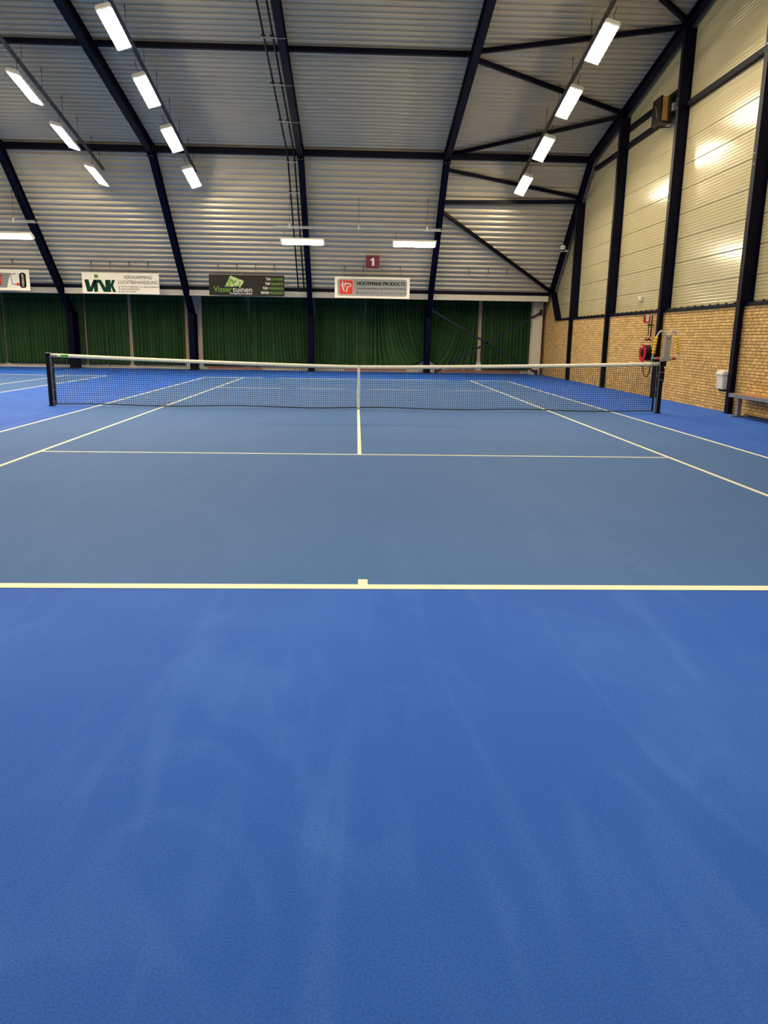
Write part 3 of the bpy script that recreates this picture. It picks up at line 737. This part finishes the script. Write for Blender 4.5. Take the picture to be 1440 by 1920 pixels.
for i in range(N+1):
    x = -6.353+12.741*i/N; z = net_z(x); rip = 0.004*math.sin(i*1.3)
    for dy, dz in ((-0.012, 0.0), (-0.017+rip*0.5, -0.03), (-0.012, -0.066), (0.012, -0.066), (0.017, -0.03), (0.012, 0.0), (0.0, 0.006)): vs.append((x, dy, z+dz))
for i in range(N):
    for k in range(7): fs.append((i*7+k, i*7+(k+1) % 7, (i+1)*7+(k+1) % 7, (i+1)*7+k))
fs += [tuple(range(7)), tuple(range(N*7, N*7+7))]
tp.add(vs, fs, True); tape = tp.build('top_tape', TAPE, net)
GRN = new_mat('green_tag', (0.07, 0.45, 0.02, 1), 0.5)
MB().box(-6.14, -5.99, -0.0215, -0.017, net_z(6.06)-0.057, net_z(6.06)-0.006).build('green_tag', GRN, tape)
for xx in (-6.30, -6.24, 6.24): MB().box(xx-0.012, xx+0.012, -0.0225, -0.014, net_z(xx)-0.045, net_z(xx)-0.022).build('eyelet', BLACK, tape)
bt = MB(); bt.tube([net_pt(-NX+2*NX*i/60, 0)+Vector((0, 0, 0.0)) for i in range(61)], 0.012, 6); bt.build('bottom_tape', NETM, net)
for s in (-1, 1):
    MB().bar((s*(NX-0.005), 0, 0.03), (s*(NX-0.005), 0, net_z(NX)-0.05), 0.05, 0.01).build('side_tape', NETM, net)
    MB().tube([(s*(NX+0.008), -0.02, 0.02), (s*(NX+0.008), -0.02, 1.03)], 0.006, 5).build('lacing_rod', GALV, net)
st = MB(); st.box(-0.026, 0.026, -0.022, -0.018, 0.02, 0.915).box(-0.026, 0.026, 0.018, 0.022, 0.02, 0.915).box(-0.026, 0.026, -0.022, 0.022, 0.914, 0.922)
strap = st.build('centre_strap', TAPE, net)
MB().box(-0.032, 0.032, -0.030, -0.022, 0.27, 0.32).build('buckle', WHITE, strap)
MB().box(-0.035, 0.035, -0.028, 0.028, 0.0035, 0.03).build('floor_anchor', GALV, strap)
MB().box(-0.022, 0.022, -0.034, -0.024, 0.10, 0.17).build('strap_end', TAPE, strap)
for s, l in ((-1, 'black square net post at the left end of the net'), (1, 'black square net post carrying the bead scoreboard')):
    root = tag(empty('net_post', (-6.40 if s < 0 else 6.435, 0, 0)), l, 'net post', 'net posts')
    bevel(MB().box(-0.045, 0.045, -0.045, 0.045, 0, 1.075).build('tube', BLACK, root), 0.008)
    MB().box(-0.048, 0.048, -0.048, 0.048, 1.075, 1.088).build('cap', GALV if s < 0 else BLACK, root)
    MB().box(-0.06, 0.06, -0.06, 0.06, 0, 0.012).build('collar', BLACK, root)
    MB().bar((-s*0.05, -0.048, 0.02), (-s*0.05, -0.048, 1.04), 0.010, 0.008).build('edge_strip', GALV, root)
    if s > 0:
        w_ = MB().box(0.045, 0.065, -0.035, 0.035, 0.66, 0.94).build('winch', BLACK, root)
        for zz in (0.70, 0.86): MB().box(-0.05, 0.07, -0.052, -0.046, zz, zz+0.012).build('winch_strap', GALV, w_)
    for zz in (0.08, 0.32, 0.50, 0.78): MB().box(-s*0.075-0.012, -s*0.075+0.012, -0.014, 0.014, zz, zz+0.02).build('hook', GALV, root)
# bead scoreboard on the right post
PLATE = new_mat('scoreboard_plate', (0.34, 0.33, 0.25, 1), 0.45, noise=0.04); TUBEM = new_mat('scoreboard_tube', (0.55, 0.54, 0.50, 1), 0.35, metal=0.4)
sb = tag(empty('tennis_scoreboard', (6.47, -0.06, 1.088)), 'grey plate scoreboard with yellow beads on bent tubes above the net post', 'scoreboard')
plate = bevel(MB().prism([(-0.085, 0.0), (0.15, 0.03), (0.15, 0.07), (0.09, 0.12), (0.10, 0.55), (-0.02, 0.55), (-0.03, 0.14), (-0.085, 0.10)], 1, -0.006, 0.006).build('plate', PLATE, sb), 0.003)
MB().box(0.0, 0.07, -0.0075, -0.006, 0.475, 0.485).build('small_print', INK, plate)
MB().box(-0.05, -0.02, -0.012, 0.012, 0.08, 0.60).build('upright_bar', TUBEM, sb)
MB().box(-0.05, 0.04, 0.0, 0.0145, -0.09, 0.06).build('clamp', BLACK, sb)
def arc(cx, cz, rx, rz, a0, a1, n=8): return [(cx+rx*math.cos(math.radians(a0+(a1-a0)*k/n)), 0, cz+rz*math.sin(math.radians(a0+(a1-a0)*k/n))) for k in range(n+1)]
lt = [(-0.03, 0, 0.30), (-0.03, 0, 0.52)] + arc(-0.115, 0.53, 0.085, 0.10, 0, 160) + [(-0.222, 0, 0.50), (-0.262, 0, 0.20)] + arc(-0.215, 0.12, 0.055, 0.055, 170, 270) + [(-0.05, 0, 0.065)]
MB().tube(lt, 0.016, 8).build('bent_tube', TUBEM, sb)
rt = [(0.035, 0, 0.50)] + arc(0.118, 0.53, 0.08, 0.11, 175, 15) + [(0.206, 0, 0.50), (0.272, 0, 0.20)] + arc(0.235, 0.12, 0.045, 0.05, 10, -90) + [(0.10, 0, 0.07)]
MB().tube(rt, 0.016, 8).build('bent_tube', TUBEM, sb)
def bead(x, z, mat, r=0.034):
    prof = [(0.012, -r*0.78)] + [(r*math.cos(math.radians(a)), r*0.85*math.sin(math.radians(a))) for a in (-60, -30, 0, 30, 60)] + [(0.012, r*0.78)]
    MB().lathe(prof, Matrix.Translation((x, 0, z)), 12).build('bead', mat, sb)
for k in range(6):
    q = k/5; bead(-0.226-0.034*q, 0.485-0.30*q, YELLOW, 0.040); bead(0.208+0.060*q, 0.495-0.29*q, YELLOW, 0.040)
BRED = new_mat('bead_red', (0.42, 0.04, 0.03, 1), 0.4)
bead(-0.165, 0.065, BRED, 0.04); bead(0.185, 0.07, BRED, 0.046)

# ------------------------------------------------------------------ fire hose reel and sign
hr = tag(empty('fire_hose_reel', (7.82, 4.90, 1.19)), 'red fire hose reel with black hose on the brick wall', 'hose reel')
RX = Matrix.Rotation(math.radians(90), 4, 'Y')
def disc(x0, x1, r0, r1, mat, name, par=hr, n=28):
    return MB().lathe([(r0, x0), (r1, x0), (r1, x1), (r0, x1), (r0, x0)], RX, n, False).build(name, mat, par)
d1 = disc(-0.012, 0.012, 0.05, 0.235, RED, 'front_disc'); disc(0.155, 0.17, 0.05, 0.22, BLACK, 'rear_disc')
disc(-0.02, -0.012, 0.22, 0.24, RED, 'rim', d1)
disc(-0.025, 0.16, 0.0, 0.05, BLACK, 'hub')
disc(-0.018, -0.011, 0.03, 0.11, INK, 'hub_label', d1)
for k in range(7):
    pts = [(0.03+k*0.018, 0.20*math.cos(a), 0.20*math.sin(a)) for a in [2*math.pi*j/24 for j in range(25)]]
    MB().tube(pts, 0.0125, 6, caps=False).build('hose_coil', BLACK, hr)
MB().box(0.17, 0.296, -0.05, 0.05, -0.08, 0.08).build('wall_bracket', BLACK, hr)
MB().tube([(0.10, 0.20, -0.05), (0.11, 0.24, -0.28), (0.12, 0.17, -0.52), (0.13, 0.08, -0.62), (0.14, -0.02, -0.655), (0.15, -0.12, -0.61), (0.16, -0.19, -0.48), (0.16, -0.2, -0.3), (0.15, -0.2, -0.1)], 0.013, 6).build('loose_hose', BLACK, hr)
MB().box(-0.03, 0.0, 0.03, 0.09, 0.14, 0.20).build('white_label', WHITE, d1)
vv = tag(empty('hose_valve', (8.02, 5.20, 1.56)), 'small red valve with white handle above the hose reel', 'valve')
MB().lathe([(0.0, -0.05), (0.045, -0.05), (0.05, 0.0), (0.045, 0.05), (0.0, 0.05)], Matrix.Rotation(math.radians(90), 4, 'X'), 12).build('body', new_mat('valve_red', (0.18, 0.015, 0.012, 1), 0.5), vv)
MB().tube([(-0.01, -0.05, 0), (-0.04, -0.14, 0.05), (-0.05, -0.2, 0.08)], 0.016, 6).build('handle', WHITE, vv)
MB().tube([(0.05, 0.0, 0.0), (0.09, 0.0, 0.0)], 0.02, 6).build('mount', BLACK, vv)
for k, dy in enumerate((0.10, -0.10)):
    pr = tag(empty('riser_pipe', (8.06, 5.16+dy, 1.62)), 'black riser pipe above the hose reel, %s one' % ['left', 'right'][k], 'pipe')
    MB().tube([(0, 0, 0 if k == 0 else 0.0), (0, 0, 0.58 if k else 0.36)], 0.016 if k else 0.012, 6).build('tube', BLACK, pr)
    MB().box(-0.02, 0.06, -0.025, 0.025, 0.30, 0.33).build('clip', BLACK, pr)
hs = tag(empty('fire_hose_sign', (8.115, 5.30, 1.99)), 'red projecting wall sign with white hose pictogram', 'sign')
pl = MB().box(-0.20, -0.01, -0.006, 0.006, 0.0, 0.235).build('red_plate', RED, hs)
MB().prism([(-0.155, 0.215), (-0.045, 0.215), (-0.07, 0.045), (-0.135, 0.045)], 1, -0.008, -0.006).build('pictogram', SWHITE, pl)
MB().tube([(-0.10+0.022*math.cos(a), -0.009, 0.14+0.035*math.sin(a)) for a in [2*math.pi*j/10 for j in range(11)]], 0.004, 4).build('pictogram_reel', YELLOW, pl)
MB().box(-0.20, -0.01, -0.0085, -0.006, 0.222, 0.235).box(-0.20, -0.01, -0.0085, -0.006, 0.0, 0.012).build('border', WHITE, pl)
MB().prism([(-0.205, -0.006), (-0.20, 0.006), (-0.01, 0.25), (-0.01, 0.238)], 2, 0.0, 0.235).build('rear_plate', RED, hs)
MB().box(-0.012, -0.0, -0.02, 0.26, 0.02, 0.215).build('wall_strip', WHITE, hs)

# ------------------------------------------------------------------ small wall things
sn = tag(empty('wall_sensor', (CLAD_X-0.012, 6.55, 2.70)), 'small cream sensor box on the white cladding above the hose sign', 'sensor')
bevel(MB().box(-0.08, 0.0, -0.09, 0.09, -0.07, 0.08).build('housing', CREAM, sn), 0.02)
MB().lathe([(0.0, -0.02), (0.035, -0.02), (0.045, 0.0)], Matrix.Translation((-0.08, 0, 0)) @ RX, 12).build('lens', WHITE, sn)
cam = tag(empty('security_camera', (7.96, 14.35, 4.92)), 'white bullet security camera on the gable rafter', 'camera')
d = Vector((-0.35, -0.75, -0.18)).normalized()
q = Vector((0, 0, 1)).rotation_difference(d).to_matrix().to_4x4()
MB().lathe([(0.0, -0.18), (0.065, -0.18), (0.07, 0.0), (0.075, 0.17), (0.05, 0.175), (0.0, 0.15)], Matrix.Translation((-0.12, -0.12, 0.05)) @ q, 14).build('body', WHITE, cam)
MB().lathe([(0.0, 0.0), (0.04, 0.0), (0.0, 0.02)], Matrix.Translation(Vector((-0.12, -0.12, 0.05))+d*0.155) @ q, 12).build('lens', BLACK, cam)
MB().box(-0.18, 0.12, -0.06, 0.06, -0.10, -0.08).build('shelf', WHITE, cam)
MB().tube([(0.06, 0, -0.08), (0.0, 0.0, -0.02), (-0.08, -0.06, 0.0)], 0.018, 6).build('arm', WHITE, cam)
# loudspeaker / heater box on the rails
hb = tag(empty('wall_loudspeaker', (7.86, 5.36, 7.12)), 'dark box with a wooden side standing on the gable rail', 'loudspeaker')
WOOD = new_mat('box_wood', (0.42, 0.22, 0.045, 1), 0.5, noise=0.25, nscale=6, stretch=(1, 8, 1)); DBR = new_mat('box_dark', (0.008, 0.005, 0.004, 1), 0.5, spec=0.1, noise=0.3)
MB().box(-0.02, 0.15, -0.26, 0.32, 0.0, 0.58).build('cabinet', WOOD, hb)
MB().box(-0.06, -0.02, -0.26, 0.34, -0.02, 0.60).build('grille', DBR, hb)
MB().box(0.12, 0.26, -0.42, 0.30, 0.03, 0.56).build('rear_cover', BLACK, hb)
MB().tube([(-0.062, 0.10, 0.40), (-0.064, 0.0, 0.22), (-0.062, -0.02, 0.12)], 0.008, 5).build('cable', GALV, hb)
MB().box(0.16, 0.26, -0.54, -0.42, 0.18, 0.36).build('motor', GALV, hb)
MB().box(-0.06, 0.26, -0.28, 0.36, -0.035, -0.02).build('shelf', BLACK, hb)
MB().box(0.05, 0.40, -0.25, -0.20, -0.05, -0.035).box(0.05, 0.40, 0.20, 0.25, -0.05, -0.035).build('support', NAVY, hb)
# waste bin
wb = tag(empty('waste_bin', (8.0, 0.375, 0.50)), 'white plastic waste bin on the brick wall beside a navy post', 'bin')
def taper(x0, x1, y0, y1, z0, z1, k):
    m = MB(); cx, cy = (x0+x1)/2, (y0+y1)/2
    a = [(x0, y0), (x1, y0), (x1, y1), (x0, y1)]
    vs = [(cx+(x-cx)*k, cy+(y-cy)*k, z0) for x, y in a] + [(x, y, z1) for x, y in a]
    m.add(vs, [(0, 3, 2, 1), (4, 5, 6, 7), (0, 1, 5, 4), (1, 2, 6, 5), (2, 3, 7, 6), (3, 0, 4, 7)]); return m
bevel(taper(-0.115, 0.115, -0.155, 0.155, 0.0, 0.33, 0.88).build('body', WHITE, wb), 0.03, 3)
bevel(MB().box(-0.13, 0.116, -0.17, 0.17, 0.30, 0.365).build('rim', WHITE, wb), 0.02, 3)
bevel(taper(-0.10, 0.10, -0.15, 0.15, 0.36, 0.41, 1.15).build('lid', WHITE, wb), 0.02, 3)
MB().box(-0.05, 0.116, -0.10, 0.10, -0.04, 0.0).build('bracket', BLACK, wb)
# bench
BWOOD = new_mat('bench_wood', (0.46, 0.17, 0.045, 1), 0.45, noise=0.15, nscale=5, stretch=(6, 0.6, 1))
bn = tag(empty('bench', (7.90, -1.74, 0)), 'galvanised steel bench with orange wooden seat along the brick wall', 'bench')
for k in range(3): MB().box(-0.17+0.118*k, -0.06+0.118*k, -1.25, 1.25, 0.445, 0.475).build('seat_plank', BWOOD, bn)
MB().box(-0.185, -0.17, -1.28, 1.28, 0.405, 0.478).box(-0.185, 0.18, 1.25, 1.28, 0.405, 0.478).box(-0.185, 0.18, -1.28, -1.25, 0.405, 0.478).box(0.17, 0.185, -1.28, 1.28, 0.405, 0.478).box(-0.17, 0.17, -1.25, 1.25, 0.43, 0.444).build('seat_frame', GALV, bn)
for yy in (1.12, -1.12):
    lg = MB().box(-0.04, 0.04, yy-0.03, yy+0.03, 0.02, 0.43).build('leg', GALV, bn)
    MB().box(-0.17, 0.22, yy-0.05, yy+0.05, 0.0, 0.03).build('foot', GALV, lg)
# dark baseboard along the near part of the brick wall
bb = tag(MB().box(BRICK_X-0.02, BRICK_X-0.003, -16, -0.45, 0.0, 0.045).build('baseboard_right', new_mat('baseboard', (0.006, 0.012, 0.035, 1), 0.6)), 'dark baseboard strip under the bench', kind='structure')
